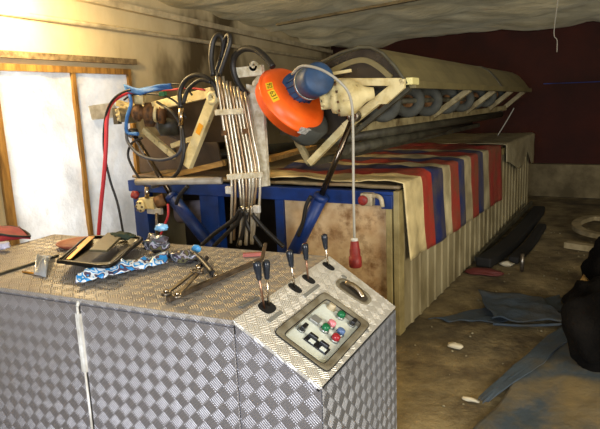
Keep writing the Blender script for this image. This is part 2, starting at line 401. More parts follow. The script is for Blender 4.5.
# ------------------------------------------------------------------ control cabinet
CA = radians(5.4); ex = V(cos(CA), sin(CA), 0); ey = V(-sin(CA), cos(CA), 0); ez = V(0,0,1)
ZT = .9; CO = at(235, 320, z=ZT)
ANG = radians(30.6); es = ex*cos(ANG)-ez*sin(ANG); en = ex*sin(ANG)+ez*cos(ANG)
def K(u, v, z): return V(CO.x, CO.y, 0)+ex*u+ey*v+ez*z
def P(s, v, n=0): return CO+es*s+ey*v+en*n
DEP = .78; PS = .357; PB = .373; UR = PS*cos(ANG); ZR = ZT-PS*sin(ANG); UL = -1.75; DL = .83
URB = PB*cos(ANG); ZRB = ZT-PB*sin(ANG)
cabinet = thing('control_cabinet', 'big tread-plate control cabinet with sloping console, filling the left foreground', 'cabinet', K(-.7, .4, 0))
def uvbox(mb):
    lay = mb.bm.loops.layers.uv.new('UVMap'); mb.bm.normal_update()
    for f in mb.bm.faces:
        n = f.normal; a = (abs(n.dot(ex)), abs(n.dot(ey)), abs(n.z))
        if a[1] > .7: U, W = ex, ez
        elif a[2] > .4: W = ey; U = W.cross(n).normalized()
        else: U, W = ey, ez
        for l in f.loops: l[lay].uv = ((l.vert.co-CO).dot(U), (l.vert.co-CO).dot(W))
def kbox(mb, u0, u1, v0, v1, z0, z1): return mb.prism([K(u0, v0, z0), K(u1, v0, z0), K(u1, v1, z0), K(u0, v1, z0)], ez*(z1-z0))
# carcass: front frame, side, back
b = MB(); kbox(b, UL, UR-.004, .004, DEP-.004, .0, .64); kbox(b, UL, -.01, .004, DEP-.004, .64, ZT-.02)
b.prism([K(-.01, .004, .64), K(UR-.004, .004, .64), K(UR-.004, .004, ZR-.05), K(-.01, .004, ZT-.05)], ey*(.04))
b.prism([K(-.01, DEP-.044, .64), K(UR-.004, DEP-.044, .64), K(UR-.004, DEP-.044, ZR-.05), K(-.01, DEP-.044, ZT-.05)], ey*(.04))
uvbox(b); b.build('body', M_tr_front, cabinet)
b = MB(); b.prism([K(.0, -.001, 0), K(UR, -.001, 0), K(UR, -.001, ZR-.004), K(.0, -.001, ZT-.006)], ey*.005); uvbox(b); b.build('front_panel', M_tr_front, cabinet)
b = MB(); b.prism([K(UR, -.001, 0), K(URB, DEP, 0), K(URB, DEP, ZRB-.014), K(UR, -.001, ZR-.014)], ex*(-.004)); uvbox(b); b.build('side_panel', M_tr_side, cabinet)
for u0, u1 in ((UL, -.708), (-.692, -.006)):
    b = MB(); kbox(b, u0, u1, -.006, .002, .06, ZT-.028); uvbox(b); b.build('door', M_tr_front, cabinet, bevel=.0015)
b = MB(); b.prism([K(UL, -.006, ZT-.018), K(0, -.006, ZT-.018), K(0, DL, ZT-.018), K(UL, DL, ZT-.018)], ez*.018); uvbox(b); b.build('top', M_tr_top, cabinet, bevel=.002)
hg = MB(); hg.cyl(K(-.70, -.012, .87), K(-.70, -.012, .10), .005, n=8); kbox(hg, -.713, -.689, -.016, -.006, .60, .84); hg.cyl(K(-.70,-.012,.87), K(-.70,.0,.89), .007, n=8)
hg.build('hinge_strip', M_white, cabinet)['label'] = 'white hinge strip on the door seam'
# console panel with the opening for the tray
S0, S1, V0, V1 = .122, .338, .075, .508; SC, VC = (S0+S1)/2, (V0+V1)/2
def sup(th, hs, hv, e=16):
    cc, ss = cos(th), sin(th); k = ((abs(cc)/hs)**e+(abs(ss)/hv)**e)**(-1/e); return k*cc, k*ss
oc = [(-.004, -.006), (PS, -.006), (PB, DEP+.004), (-.004, DL)]
ths = sorted([2*pi*k/180 for k in range(180)]+[math.atan2(q[1]-VC, q[0]-SC) % (2*pi) for q in oc])
inn, outr = [], []
for th in ths:
    a, bb = sup(th, (S1-S0)/2, (V1-V0)/2); inn.append((SC+a, VC+bb))
    cc, ss = cos(th), sin(th); ks = []
    for q0_, q1_ in zip(oc, oc[1:]+oc[:1]):
        nx, ny = q1_[1]-q0_[1], q0_[0]-q1_[0]; dn = nx*cc+ny*ss
        if dn > 1e-9: ks.append((nx*(q0_[0]-SC)+ny*(q0_[1]-VC))/dn)
    k = min(ks); outr.append((SC+k*cc, VC+k*ss))
b = MB(); b.rings([[P(s, v, .0) for s, v in inn], [P(s, v, .0) for s, v in outr], [P(s, v, -.012) for s, v in outr], [P(s, v, -.012) for s, v in inn]], cap=False, closed=True, sm=False)
uvbox(b); b.build('console_panel', M_tr_panel, cabinet)
MB().bar(P(PS-.004, -.004, -.016), P(PB-.004, DEP, -.016), .010, .012, upd=en).build('edge_gap_strip', M_hole, cabinet)  # black strip stands in for the dark gap under the panel edge
# tray: lip, sloped walls, pale floor
def rr(hs, hv, n, e=16): return [P(SC+sup(th, hs, hv, e)[0], VC+sup(th, hs, hv, e)[1], n) for th in [2*pi*k/180 for k in range(180)]]
hs, hv = (S1-S0)/2, (V1-V0)/2
tray = MB().rings([rr(hs+.006, hv+.006, .001), rr(hs+.004, hv+.004, .006), rr(hs-.004, hv-.004, .006), rr(hs-.022, hv-.024, .001), rr(hs-.0225, hv-.0245, -.022)], cap=False, sm=False).build('control_tray', M_gask, cabinet)
FL = -.0215
for hs_o, hv_o, nn_, nm in ((.005, .005, .004, 'outer_outline'), (-.0225, -.0245, .0, 'inner_outline')):  # thin black tubes outlining the tray border
    ring = rr(hs+hs_o, hv+hv_o, nn_); MB().tube(ring+[ring[0]], .0022, 6, False).build(nm, M_hole, tray)
MB().rings([rr(hs-.0225, hv-.0245, FL-.001, 16), rr(hs-.0225, hv-.0245, FL, 16)]).build('control_plate', M_ctrl, tray)
def fp(x, y): # panel coordinates of a pixel on the tray floor
    q = on_plane(x, y, CO+en*FL, en)-CO; return q.dot(es), q.dot(ey)
def button(x, y, m, r=.0185):
    s, v = fp(x, y)
    o = MB().lathe(P(s, v, FL), en, [(0, r), (.008, r), (.010, r*.85)], 20).build('push_button', M_bezel, cabinet)
    MB().lathe(P(s, v, FL+.008), en, [(0, r*.9), (.016, r*.84), (.020, r*.5)], 18).build('lens', m, o)
for x, y, m in ((339.5, 317.5, M_green), (330, 326.5, M_pink), (324, 330.5, M_green), (339, 334.5, M_bluel), (334, 340.5, M_redl)): button(x, y, m)
s, v = fp(331, 308); o = MB().lathe(P(s, v, FL), en, [(0, .022), (.004, .022), (.005, .016), (.02, .015), (.022, .012)], 20).build('rotary_switch', M_beige, cabinet)
s, v = fp(315, 321); MB().box(P(s, v, FL+.006), (.036, .046, .012), (es, ey, en)).build('selector_plate', M_lab, cabinet, bevel=.002)
for x, y in ((301, 330.5), (351, 325)):
    s, v = fp(x, y); o = MB().lathe(P(s, v, FL), en, [(0, .015), (.006, .015), (.007, .012)], 20).build('rotary_switch', M_bezel, cabinet)
    MB().box(P(s+.002, v+.008, FL+.014), (.016, .040, .020), (es, ey, en)).build('switch_handle', M_black, o, bevel=.002)
for x, y in ((311, 341), (322, 349)):
    s, v = fp(x, y); o = MB().box(P(s, v, FL+.003), (.048, .046, .006), (es, ey, en)).build('key_switch', M_black, cabinet, bevel=.002)
    MB().box(P(s+.005, v-.008, FL+.007), (.022, .022, .003), (es, ey, en)).build('key_label', M_ctrl, o)
    MB().box(P(s-.002, v+.010, FL+.013), (.036, .016, .018), (es, ey, en)).build('key_cap', M_black, o, bevel=.003)
# engraved plates, screws, recessed handle
for s, v0_, v1_ in ((.075, .107, .21), (.080, .391, .539)):
    MB().box(P(s, (v0_+v1_)/2, .001), (.015, v1_-v0_, .002), (es, ey, en)).build('name_plate', M_lab, cabinet)
MB().lathe(P(.345, .46, 0), en, [(0, .012), (.002, .012), (.003, .01)], 16).build('round_badge', M_lab, cabinet)
MB().lathe(P(.12, .735, 0), en, [(0, .013), (.002, .013), (.003, .01)], 16).build('round_badge', M_lab, cabinet)
def ell(s_, v_, hs_, hv_, n_, e_=3.0): return [P(s_+sup(th, hs_, hv_, e_)[0], v_+sup(th, hs_, hv_, e_)[1], n_) for th in [2*pi*k/40 for k in range(40)]]
o = MB().rings([ell(.197, .672, .084, .060, 0), ell(.197, .672, .082, .058, .005), ell(.197, .672, .070, .046, .005), ell(.197, .672, .066, .042, .001)], cap=False).build('recessed_latch', M_gask, cabinet)
MB().rings([ell(.197, .672, .067, .043, .0008), ell(.197, .672, .066, .042, .0016)]).build('latch_well', mat('shaded_latch_well', '#3d372d', .7), o)  # flat dark disc, the shade of the recess put into its colour
MB().tube([P(.15, .680, .006), P(.175, .676, .018), P(.21, .670, .020), P(.245, .662, .008)], .013, 10).build('latch_lever', M_chrome, o)
# levers
def lever(base, kx, ky, rod_m, lean_v):
    # base: panel point; the knob sits in the plane across the console at that station
    s, v = base; B = P(s, v, .0)
    n = ex; kn = on_plane(kx, ky, B+ex*(-.005), ex)
    d = (kn-B).normalized()
    o = MB().cyl(B-d*.02, kn, .0045, n=8).build('lever', rod_m, cabinet)
    MB().lathe(kn-d*.028, d, [(-.006, .007), (.0, .010), (.048, .0145), (.060, .0135), (.065, .007)], 16).build('knob', M_knob, o)
for (s, v), sv in (((.028, .178), .040), ((.030, .405), .024), ((.032, .530), .024), ((.036, .735), .024)):
    MB().rings([ell(s, v, .030, sv, .0, 2.6), ell(s, v, .030, sv, .0012, 2.6)]).build('lever_slot', M_hole, cabinet)  # flat black discs stand in for the darkness inside the slots
lever((.026, .160), 258, 271, M_copper, 0); lever((.028, .190), 266.5, 270, M_chrome, 0)
lever((.027, .405), 290.5, 259, M_chrome, 0); lever((.029, .530), 305.5, 252, M_copper, 0); lever((.033, .735), 325, 242, M_chrome, 0)

# ------------------------------------------------------------------ things on the cabinet
def top(x, y, z=ZT): return at(x, y, z=z)
t = thing('fabric_bag', 'crimson fabric bag with black piping at the left rim of the cabinet top', 'bag', top(6, 250))
def bag_fn(u, v):
    a = top(-18, 252).lerp(top(31, 241), u); bq = top(-18, 232).lerp(top(20, 229), u)
    p = a.lerp(bq, v); return p+ez*(.014+.075*sin(pi*min(1, .12+v*.9))*(1-u**3)*(.85+.3*noise.noise(V(u*4, v*4, 2))))
MB().grid(bag_fn, 16, 12).build('body', M_redbag, t, solid=.006)
MB().tube([bag_fn(0, 0)+ez*.01, bag_fn(.3, .1)+ez*.008, bag_fn(.6, .06)+ez*.006, bag_fn(.98, .05)+ez*.006, bag_fn(1, .5)+ez*.006, bag_fn(.8, .98)+ez*.006, bag_fn(.4, .99)+ez*.006], .008, 8).build('piping', M_piping, t)
MB().blob(top(4, 251)+ez*.03, .04, 4, .2, (1.1, .7, .55)).build('lining', M_lilac, t)
dsh = thing('dish', 'shallow terracotta dish lying behind the black tray', 'dish', top(80, 245))
MB().lathe(top(80, 246)+ez*.0, ez, [(0, .085), (.008, .10), (.022, .118), (.026, .118), (.022, .108), (.012, .09), (.010, .01)], 32).build('bowl', M_dish, dsh)
tag(MB().bar(top(-30, 285)+ez*.006, top(58, 256.5)+ez*.006, .014, .012).build('flat_bar', M_roller), 'dark thin flat bar lying across the left of the cabinet top', 'bar')
# clear plastic pouch and a pencil
cp = MB()
def pouch_fn(u, v):
    a = top(34, 276).lerp(top(46, 279), u); bq = top(41, 258).lerp(top(56, 258), u)
    return a.lerp(bq, v)+ez*(.008+.04*sin(pi*v)*(.5+.8*noise.noise(V(u*2, v*2.5, 9))+.4))
tag(cp.grid(pouch_fn, 8, 12).build('plastic_pouch', M_clear, solid=.002), 'crumpled clear plastic pouch left of the black tray', 'pouch')
tag(MB().cyl(top(23, 273)+ez*.005, top(43, 276)+ez*.006, .005, n=7).build('wooden_stick', M_gold), 'short golden stick lying under the clear plastic pouch', 'stick')
# black tray with gold corner and olive panel
tr = thing('serving_tray', 'glossy black plastic tray with gold foil, heaped on the cabinet top', 'tray', top(95, 265))
q = [top(60, 276), top(112, 281), top(142, 247), top(90, 246)]
def quad(q, u, v): return (q[0].lerp(q[1], u)).lerp(q[3].lerp(q[2], u), v)
def tray_fn(u, v): 
    e = max(abs(u-.5), abs(v-.5))*2
    return quad(q, u, v)+ez*(.020+.02*(1-v)+.012*sin(u*7+v*3)*.4+(.022 if e > .88 else 0))
MB().grid(tray_fn, 24, 24).build('pan', M_tray, tr, solid=.006)
rim = [quad(q, *k)+ez*(.046+.02*(1-k[1])) for k in ((0,0),(.5,-.02),(1,0),(1.02,.5),(1,1),(.5,1.02),(0,1),(-.02,.5),(0,.02))]
MB().tube(rim, .009, 8, sub=5).build('rim', M_tray, tr)
MB().prism([quad(q, *k)+ez*.055 for k in ((.02,.12),(.14,.14),(.14,.95),(.02,.95))], ez*.004).build('gold_insert', M_gold, tr)
MB().prism([quad(q, *k)+ez*.066 for k in ((.38,.34),(.72,.34),(.72,.98),(.38,.98))], ez*.012).build('panel', M_olive, tr, bevel=.003)
# wrappers and rags
def wr_fn(u, v):
    a = top(76, 289).lerp(top(168, 267), u); bq = top(80, 282).lerp(top(170, 258), u)
    return a.lerp(bq, v)+ez*(.022+.026*sin(pi*v)*(1+.9*noise.noise(V(u*7, v*3, 1)))+.014*noise.noise(V(u*16, v*6, 3)))
tag(MB().grid(wr_fn, 36, 10).build('plastic_wrapper', M_wrap, solid=.002), 'long crumpled blue and white printed wrapper in front of the black tray', 'wrapper')
tag(MB().blob(top(157, 254)+ez*.055, .055, 2, .3, (1.25, .8, .75), 3, 2.4).build('rag', M_junk), 'mottled dark crumpled rag beside the black tray', 'rag')
tag(MB().blob(top(163, 246)+ez*.098, .035, 5, .2, (1.1, .7, .55), 3, 2).build('plastic_scrap', mat('sky_blue_film', '#4aa3e0', .3, c2='#a8d4f0', scale=20)), 'sky blue plastic scrap on top of the mottled rag', 'plastic scrap')
tag(MB().blob(top(183, 262)+ez*.025, .06, 8, .3, (1.3, .7, .42), 3, 2.6).build('wrapper_heap', M_junk), 'flat heap of crumpled mottled wrappers right of the rag', 'wrappers')
tag(MB().blob(top(197, 255)+ez*.03, .022, 3, .15, (1.2, .8, .9)).build('bottle_cap', mat('sky_blue_cap', '#4a9bdc', .3)), 'small sky blue plastic cap right of the wrappers', 'cap')
tag(MB().blob(top(124, 250)+ez*.075, .05, 6, .3, (1.4, .7, .35), 3, 2.2).build('cloth', M_dgreen), 'dark green cloth draped on the far corner of the black tray', 'cloth')
# tools
bt = MB(); bt.bar(top(168, 303)+ez*.012, top(262, 263)+ez*.016, .022, .018); bt.bar(top(262, 263)+ez*.016, top(266, 254)+ez*.05, .016, .012)
tag(bt.build('pry_bar', mat('dark_worn_steel', '#6b5d4d', .45, .6, c2='#453a2e', scale=18), bevel=.002), 'long dark steel pry bar lying towards the levers', 'bar')
def wrench(p, qv, name, label):
    d = (qv-p).normalized(); n = ez; sd = n.cross(d)
    t = thing(name, label, 'wrench', p)
    m = MB(); m.bar(p+d*.012, qv-d*.012, .014, .008)
    for c0, sg in ((p, -1), (qv, 1)):
        m.lathe(c0-n*.006, n, [(0, .010), (0, .019), (.012, .019), (.012, .010)], 18, closed=True)
    m.build('shaft', M_steel, t)
    MB().lathe(p+n*.004, n, [(0, .009), (.012, .009)], 6).build('socket', M_chrome, t)
    return t
wrench(top(167, 300)+ez*.025, top(196, 282)+ez*.045, 'ring_wrench', 'upper ring wrench lying on the end of the pry bar')
wrench(top(178, 304)+ez*.03, top(200, 284)+ez*.05, 'ring_wrench', 'lower ring wrench lying closest to the cabinet front edge')
tool = thing('pliers', 'black handled pliers lying between the wrappers and the pry bar', 'pliers', top(205, 268))
MB().tube([top(193, 259)+ez*.03, top(201, 266)+ez*.03, top(214, 279)+ez*.02], .013, 8).build('handle', M_black, tool)
MB().tube([top(198, 272)+ez*.02, top(204, 268)+ez*.025, top(207, 262)+ez*.02], .011, 8).build('handle', M_black, tool)
MB().lathe(top(199, 272)+ez*.012, ez, [(0, .012), (.014, .012), (.018, .008)], 16).build('pivot', M_chrome, tool)
MB().blob(top(216, 279)+ez*.016, .012, 2, .1).build('tip', M_chrome, tool)
tag(MB().bar(top(243, 257)+ez*.010, top(262, 256)+ez*.010, .022, .016).build('marker', mat('faded_red_plastic', '#a35a50', .5)), 'faded red marker lying at the back edge of the cabinet', 'marker')
tag(MB().bar(top(240, 308)+ez*.004, top(258, 298)+ez*.004, .012, .006).build('flat_bar', M_bezel), 'short bright steel strip left of the paired levers', 'bar')

# ------------------------------------------------------------------ washing tank
XR, XL, YN, YF, ZK = -1.37, -3.84, 3.58, 8.5, 1.0
tank = thing('washing_tank', 'long carpet washing tank with blue steel front frame and ribbed khaki side', 'tank', V((XL+XR)/2, (YN+YF)/2, 0))
MB().b2((XL-.02, YN-.06, .90), (XR-.03, YN+.02, .995)).build('front_beam', M_bluep, tank, bevel=.004)
for (x0, x1) in ((at(138, 200, Y=YN).x, at(151, 200, Y=YN).x), (at(204, 200, Y=YN).x, at(222, 200, Y=YN).x), (at(279, 205, Y=YN).x, at(287, 205, Y=YN).x)):
    MB().b2((x0, YN-.055, 0), (x1, YN+.03, .90)).build('leg', M_bluep, tank, bevel=.003)
xp0 = at(287, 205, Y=YN).x
MB().b2((xp0, YN-.03, .02), (XR-.05, YN, .90)).build('front_panel', M_ply, tank)
MB().b2((XR-.085, YN-.07, 0), (XR-.045, YN+.0, .97)).build('corner_post', M_khaki, tank, bevel=.003)
MB().b2((XR-.035, YN-.06, 0), (XR+.005, YN+.03, 1.0)).build('corner_post', M_khaki, tank, bevel=.003)
MB().b2((XR-.11, YN-.085, .885), (XR-.035, YN-.055, .975)).build('corner_bracket', M_bluep, tank, bevel=.002)
# ribbed right side
pts = []; y = YN+.03; k = 0
while y < YF-.02:
    for dy, dx in ((0, 0), (.030, 0), (.042, -.010), (.165, -.010), (.177, 0)):
        if dy == .177: continue
        pts.append((XR+dx, min(y+dy, YF)))
    y += .177
rw = MB(); A = [V(x, yy, 0.0) for x, yy in pts]+[V(XR-.05, YF, 0), V(XR-.05, YN+.03, 0)]; rw.prism(A, (0,0,.99)); rw.build('ribbed_side', M_rib, tank)
MB().b2((XR-.03, YN+.03, .93), (XR+.012, YF, 1.0)).build('side_rail', M_khaki, tank, bevel=.003)
MB().b2((XL, YN+.03, 0), (XL+.04, YF, .99)).build('left_side', M_rib, tank)
MB().b2((XL, YF-.04, 0), (XR-.05, YF, .99)).build('end_wall', M_rib, tank)
MB().b2((XL+.04, YN+.55, 0), (XR-.06, YN+.58, .95)).build('bay_shade_sheet', M_dark, tank)  # dark sheet added behind the open bays for their shaded interior
def cov(u, v):
    x = XL+(XR-.01-XL)*u; y = YN-.02+(YF-YN+.02)*v
    return V(x, y, 1.02+.014*noise.noise(V(x*2.5, y*1.7, 1))+.008*noise.noise(V(x*7, y*5, 2)))
MB().grid(cov, 50, 80).build('top_cover', M_cover, tank, solid=.02)
# fittings in the dark left bays
rl = MB().cyl(at(180, 212, Y=YN+.2), at(206, 211, Y=YN+.24), .10, n=20); tag(rl.build('cloth_roll', mat('grey_purple_roll', '#8f8790', .7)), 'pale grey roll showing through the left bay of the tank frame', 'roll')

# striped tarp
sb = [(65,250),(95,240),(128,215),(150,215),(175,205),(193,200),(212,190),(233,185),(248,180),(265,170)]
YA, YB = 3.56, 6.5
ys = [at(400+x/3, 120+y/3, X=XR+.03).y for x, y in sb]
cols = ['#d3c08c', '#9c3227', '#232c58', '#c6b88f', '#9a382d', '#2c3660', '#b8aa84', '#93332b', '#28325c', '#a89d7c', '#8c2f29']
M_tarp = tarp_mat([0]+[(q-YA)/(YB-YA) for q in ys], cols)
def tarp_fn(u, v):
    y = YA+(YB-YA)*u
    top_len = 1.35; drop = .545+.05*u+.02*noise.noise(V(y*2, 0, 4)); tot = top_len+drop; s = v*tot
    wv = .05*noise.noise(V(y*3.2, v*2.5, 3))+.02*noise.noise(V(y*8, v*5, 5))
    if s < top_len-.03:
        x = XR+.02-top_len+s; z = 1.06+.03*noise.noise(V(x*3, y*3, 1))+.014*noise.noise(V(x*8, y*7, 6)); return V(x, y+.03*noise.noise(V(x*2, y, 8)), z)
    k = s-top_len
    if k < .03: return V(XR+.02+k*.1, y, 1.05-max(0, k)*.6)
    flare = .01*(k/.55)
    return V(XR+.022+flare+.6*abs(wv)*(.3+k), y+.06*(k/.55)*(1-u)**2+.02*(k/.55), 1.05-k)
t = MB(); t.grid(tarp_fn, 90, 60, uv=lambda u, v: (u, v)); tag(t.build('striped_tarp', M_tarp, solid=.005), 'red, blue and cream striped tarp hanging over the side of the tank', 'tarp')
M_gauze = film('yellowed_plastic_film', '#bdb391', .25, .35, c2='#93886a', scale=3, bump=.7, bscale=6)
def gz(u, v):
    y = 6.68+(YF+.015-6.68)*u; s = v*1.6
    n = .012*noise.noise(V(y*4, v*6, 2))
    if s < 1.2: return V(XR+.03-1.2+s, y, 1.05+n)
    k = s-1.2; lim = .2+.34*abs(sin(y*2.3+.4))*(u**.8); kk = min(k, lim)
    return V(XR+.036+n+.012, y, 1.05-kk)
tag(MB().grid(gz, 40, 50).build('plastic_sheet', M_gauze, solid=.004), 'yellowed plastic film draped over the far end of the tank', 'plastic sheet')

# planks, white pipe on the tank top
def on_top(x, y, z=1.06): return at(x, y, z=z)
tag(MB().bar(at(135, 184, Y=3.60)+ez*.0, at(224, 163, Y=3.72), .05, .045).build('wooden_plank', M_plank), 'yellow pine plank lying slanted on the tank left of the pipe bank', 'plank')
tag(MB().bar(at(266, 160, Y=3.80), at(312, 147, Y=4.6), .10, .03).build('wooden_plank', M_plank), 'yellow pine plank under the orange guard right of the pipe bank', 'plank')
tag(MB().cyl(at(136, 182, z=1.062), at(222, 180.5, z=1.062), .026, n=12).build('plastic_pipe', M_pvc), 'dull white plastic pipe lying along the front of the tank', 'pipe')

# ------------------------------------------------------------------ tilted brush lid
YH, YE = 3.62, 8.3
prof = [(-2.45,1.60),(-2.28,1.72),(-2.10,1.80),(-1.95,1.865),(-1.80,1.915),(-1.66,1.94),(-1.58,1.93),(-1.50,1.885),(-1.42,1.80),(-1.36,1.715),(-1.345,1.685)]
def sec(i, y, off=0):
    k = (y-YH)/(YE-YH); x, z = prof[i]; cx, cz = -1.75, 1.6
    d = V(x-cx, 0, z-cz).normalized()*off
    return V(x-.02*k+d.x, y, z-.06*k+d.z)
lid = thing('brush_lid', 'tilted machine lid with curved khaki hood and row of grey tyres', 'lid', V(-2.1, 5.9, 1.05))
n = len(prof)
h = MB(); rs = []
for j in range(13):
    y = YH+(YE-YH)*j/12; rs.append([sec(i, y) for i in range(n)]+[sec(i, y, -.012) for i in reversed(range(n))])
h.rings(rs, sm=False); h.build('hood', M_hood, lid)
for yb in (6.55,):
    MB().rings([[sec(i, yb+dy, .006) for i in range(n)]+[sec(i, yb+dy, -.004) for i in reversed(range(n))] for dy in (0, .09)], sm=False).build('hood_strap', M_roller, lid)
MB().prism([sec(i, YH+.02, -.006) for i in range(n)], (0, .015, 0)).build('hood_end', M_mesh, lid)
MB().tube([sec(i, YH-.005) for i in range(n)], .012, 8, False).build('end_rim', M_roller, lid)
ar = [V(-2.02,YH,1.74),V(-1.88,YH,1.80),V(-1.72,YH,1.85),V(-1.62,YH,1.85),V(-1.53,YH,1.80),V(-1.45,YH,1.73)]
a2 = MB(); sp_ = smooth_path(ar); 
for i in range(len(sp_)-1): a2.bar(sp_[i]+V(0,.004,0), sp_[i+1]+V(0,.004,0), .02, .035)
a2.build('end_arch', M_hood, lid)
# front truss
TR = at(401, 82, Y=YH-.03); LO = at(310, 163, Y=YH-.03); TL = at(318, 82, Y=YH-.03); L2 = at(297, 140, Y=YH-.03)
MB().bar(TL, TR, .05, .05).build('truss_bar', M_cream, lid, bevel=.004)
MB().bar(TR, at(345, 127, Y=YH-.03), .05, .055).bar(at(345, 127, Y=YH-.03), LO, .045, .05).build('truss_bar', M_cream, lid, bevel=.004)
MB().bar(LO, L2, .04, .045).build('truss_bar', M_creamd, lid, bevel=.004)
MB().prism([at(392, 79, Y=YH-.06), at(404, 79, Y=YH-.06), at(404, 88, Y=YH-.06), at(386, 104, Y=YH-.06), at(377, 104, Y=YH-.06), at(386, 92, Y=YH-.06)], (0, .03, 0)).build('gusset', M_cream, lid)
# rails along the machine
def lidpt(x, z, y): k = (y-YH)/(YE-YH); return V(x-.02*k, y, z-.06*k)
MB().bar(lidpt(-1.35, 1.685, YH+.12), lidpt(-1.35, 1.685, YE), .05, .05).build('side_rail', M_hood, lid, bevel=.004)
MB().bar(at(409, 81, Y=YH-.0), at(416, 81.5, Y=YH+.14), .045, .045).build('rail_cap', mat('pale_yellow_paint', '#d9cf8e', .5), lid, bevel=.004)
R1n, R1f = at(352, 128, Y=YH+.1), at(504, 108, Y=8.0)
MB().bar(R1n, R1f, .07, .06).build('lower_rail', M_creamd, lid, bevel=.004)
MB().bar(LO, at(478, 125, Y=7.8), .05, .05).build('lower_rail', M_roller, lid, bevel=.004)
for a, b_, r in (((330, 140), (500, 114), .045), ((345, 150), (470, 124), .04)):
    MB().cyl(at(*a, Y=YH+.2), at(*b_, Y=7.7), r, n=14).build('roller_tube', M_roller, lid)
def dstrut(y, w_=.05):
    k = (y-YH)/(YE-YH); p = lidpt(-1.37, 1.67, y); q_ = R1n.lerp(R1f, (y-R1n.y)/(R1f.y-R1n.y))
    MB().bar(p, q_+V(0,-.25,0)*0, w_, .05).build('strut', M_creamd, lid, bevel=.003)
for y in (5.3, 6.3, 7.2, 8.0): dstrut(y, .06)
MB().bar(lidpt(-1.36, 1.66, YH+.1), at(352, 135, Y=YH+.1), .045, .03).build('strut', M_roller, lid)
for i, (px, py) in enumerate(((383,104),(408,101),(427,101),(446,100),(461,99),(474,97),(485,96),(494,95))):
    c = at(px, py, X=-1.60)
    tt = []
    R, r = .128, .042
    prof_t = [( .03*math.sin(2*pi*k/10)*1.15, R-r+r*cos(2*pi*k/10)) for k in range(10)]
    ax = V(.25, -1, -.05)
    o = MB().lathe(c, ax, prof_t, 28, closed=True).build('tyre', M_tyre, lid)
    MB().lathe(c, ax, [(-.02, R-2*r+.008), (.01, R-2*r+.008), (.012, .03), (.035, .026), (.036, .005)], 18).build('hub', M_rust, o)
MB().cyl(lidpt(-1.53, 1.58, YH+.1), lidpt(-1.60, 1.60, 7.9), .02, n=10).build('drive_shaft', M_roller, lid)
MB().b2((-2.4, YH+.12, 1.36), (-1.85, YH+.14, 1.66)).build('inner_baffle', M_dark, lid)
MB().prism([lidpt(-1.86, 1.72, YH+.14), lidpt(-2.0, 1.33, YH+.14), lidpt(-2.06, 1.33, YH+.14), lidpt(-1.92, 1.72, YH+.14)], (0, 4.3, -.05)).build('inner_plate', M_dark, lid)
# left wing of the lid
YL = 3.56
BLp, BRp = at(140, 110, Y=YL), at(213, 92, Y=YL)
MB().bar(BLp, BRp, .05, .075).build('wing_beam', M_cream, lid, bevel=.004)
MB().bar(at(118, 103, Y=YL), BLp, .05, .05).build('wing_beam', M_creamd, lid, bevel=.004)
W1 = at(175, 157, Y=YL+.06)
MB().bar(at(144, 130, Y=YL+.06), W1, .04, .05).build('wing_strut', M_cream, lid, bevel=.003)
MB().bar(at(172, 146, Y=YL+.06), at(200, 136, Y=YL+.06), .035, .04).build('wing_strut', M_cream, lid, bevel=.003)
MB().prism([at(143, 114, Y=YL+.1), at(222, 95, Y=YL+.1), at(224, 142, Y=YL+.3), at(182, 142, Y=YL+.3), at(160, 133, Y=YL+.3)], (0, .012, 0)).build('wing_sheet', M_brown, lid)
MB().bar(at(213, 92, Y=YL), at(300, 96, Y=YL+.1), .05, .06).build('cross_beam', M_creamd, lid)
MB().cyl(at(170, 152, Y=YL+.4), at(260, 140, Y=YL+3.5), .05, n=12).build('roller_tube', M_roller, lid)
MB().cyl(at(185, 158, Y=YL+.5), at(300, 146, Y=YL+1.6), .05, n=12).build('roller_tube', M_roller, lid)
MB().bar(at(150, 107, Y=YL+.08), at(250, 84, Y=7.5), .05, .05).build('side_rail', M_creamd, lid)
MB().prism([at(138, 138, Y=4.0), at(215, 132, Y=4.0), at(222, 168, Y=4.0), at(140, 172, Y=4.0)], (0,.02,0)).build('wing_apron', M_brown, lid)
MB().lathe(at(158, 126, Y=3.7), V(.8,.6,0), [(0,.05),(.02,.09),(.16,.09),(.18,.06)], 18).build('wing_motor', M_roller, lid)
def lw_(u, v):
    a = at(150, 112, Y=YL+.12).lerp(at(250, 88, Y=7.6), u); b_ = at(240, 128, Y=YL+.5).lerp(at(300, 100, Y=7.6), u); return a.lerp(b_, v)+ez*(.03*sin(pi*v))
MB().grid(lw_, 10, 6).build('wing_cover', M_brown, lid, solid=.01)

# support arm with amber sticker
arm = thing('support_arm', 'cream box-section support arm with amber sticker, left of the pipe bank', 'arm', at(185, 166, Y=3.38))
A0, A1 = at(187, 166, Y=3.40), at(214, 98, Y=3.40)
MB().bar(A0, A1, .085, .05, upd=(0,-1,0)).build('beam', M_cream, arm, bevel=.004)
d = (A1-A0).normalized(); sx_ = V(0,-1,0).cross(d).normalized()
MB().lathe(A1+V(0,-.03,0), (0,1,0), [(0,.02),(0,.05),(.06,.05),(.06,.02)], 20, closed=True).build('pivot_eye', M_cream, arm)
MB().box(A0.lerp(A1, .56)+V(0,-.027,0)-sx_*.0, (.045, .003, .085), (sx_, V(0,1,0), d)).build('sticker', M_orst, arm)

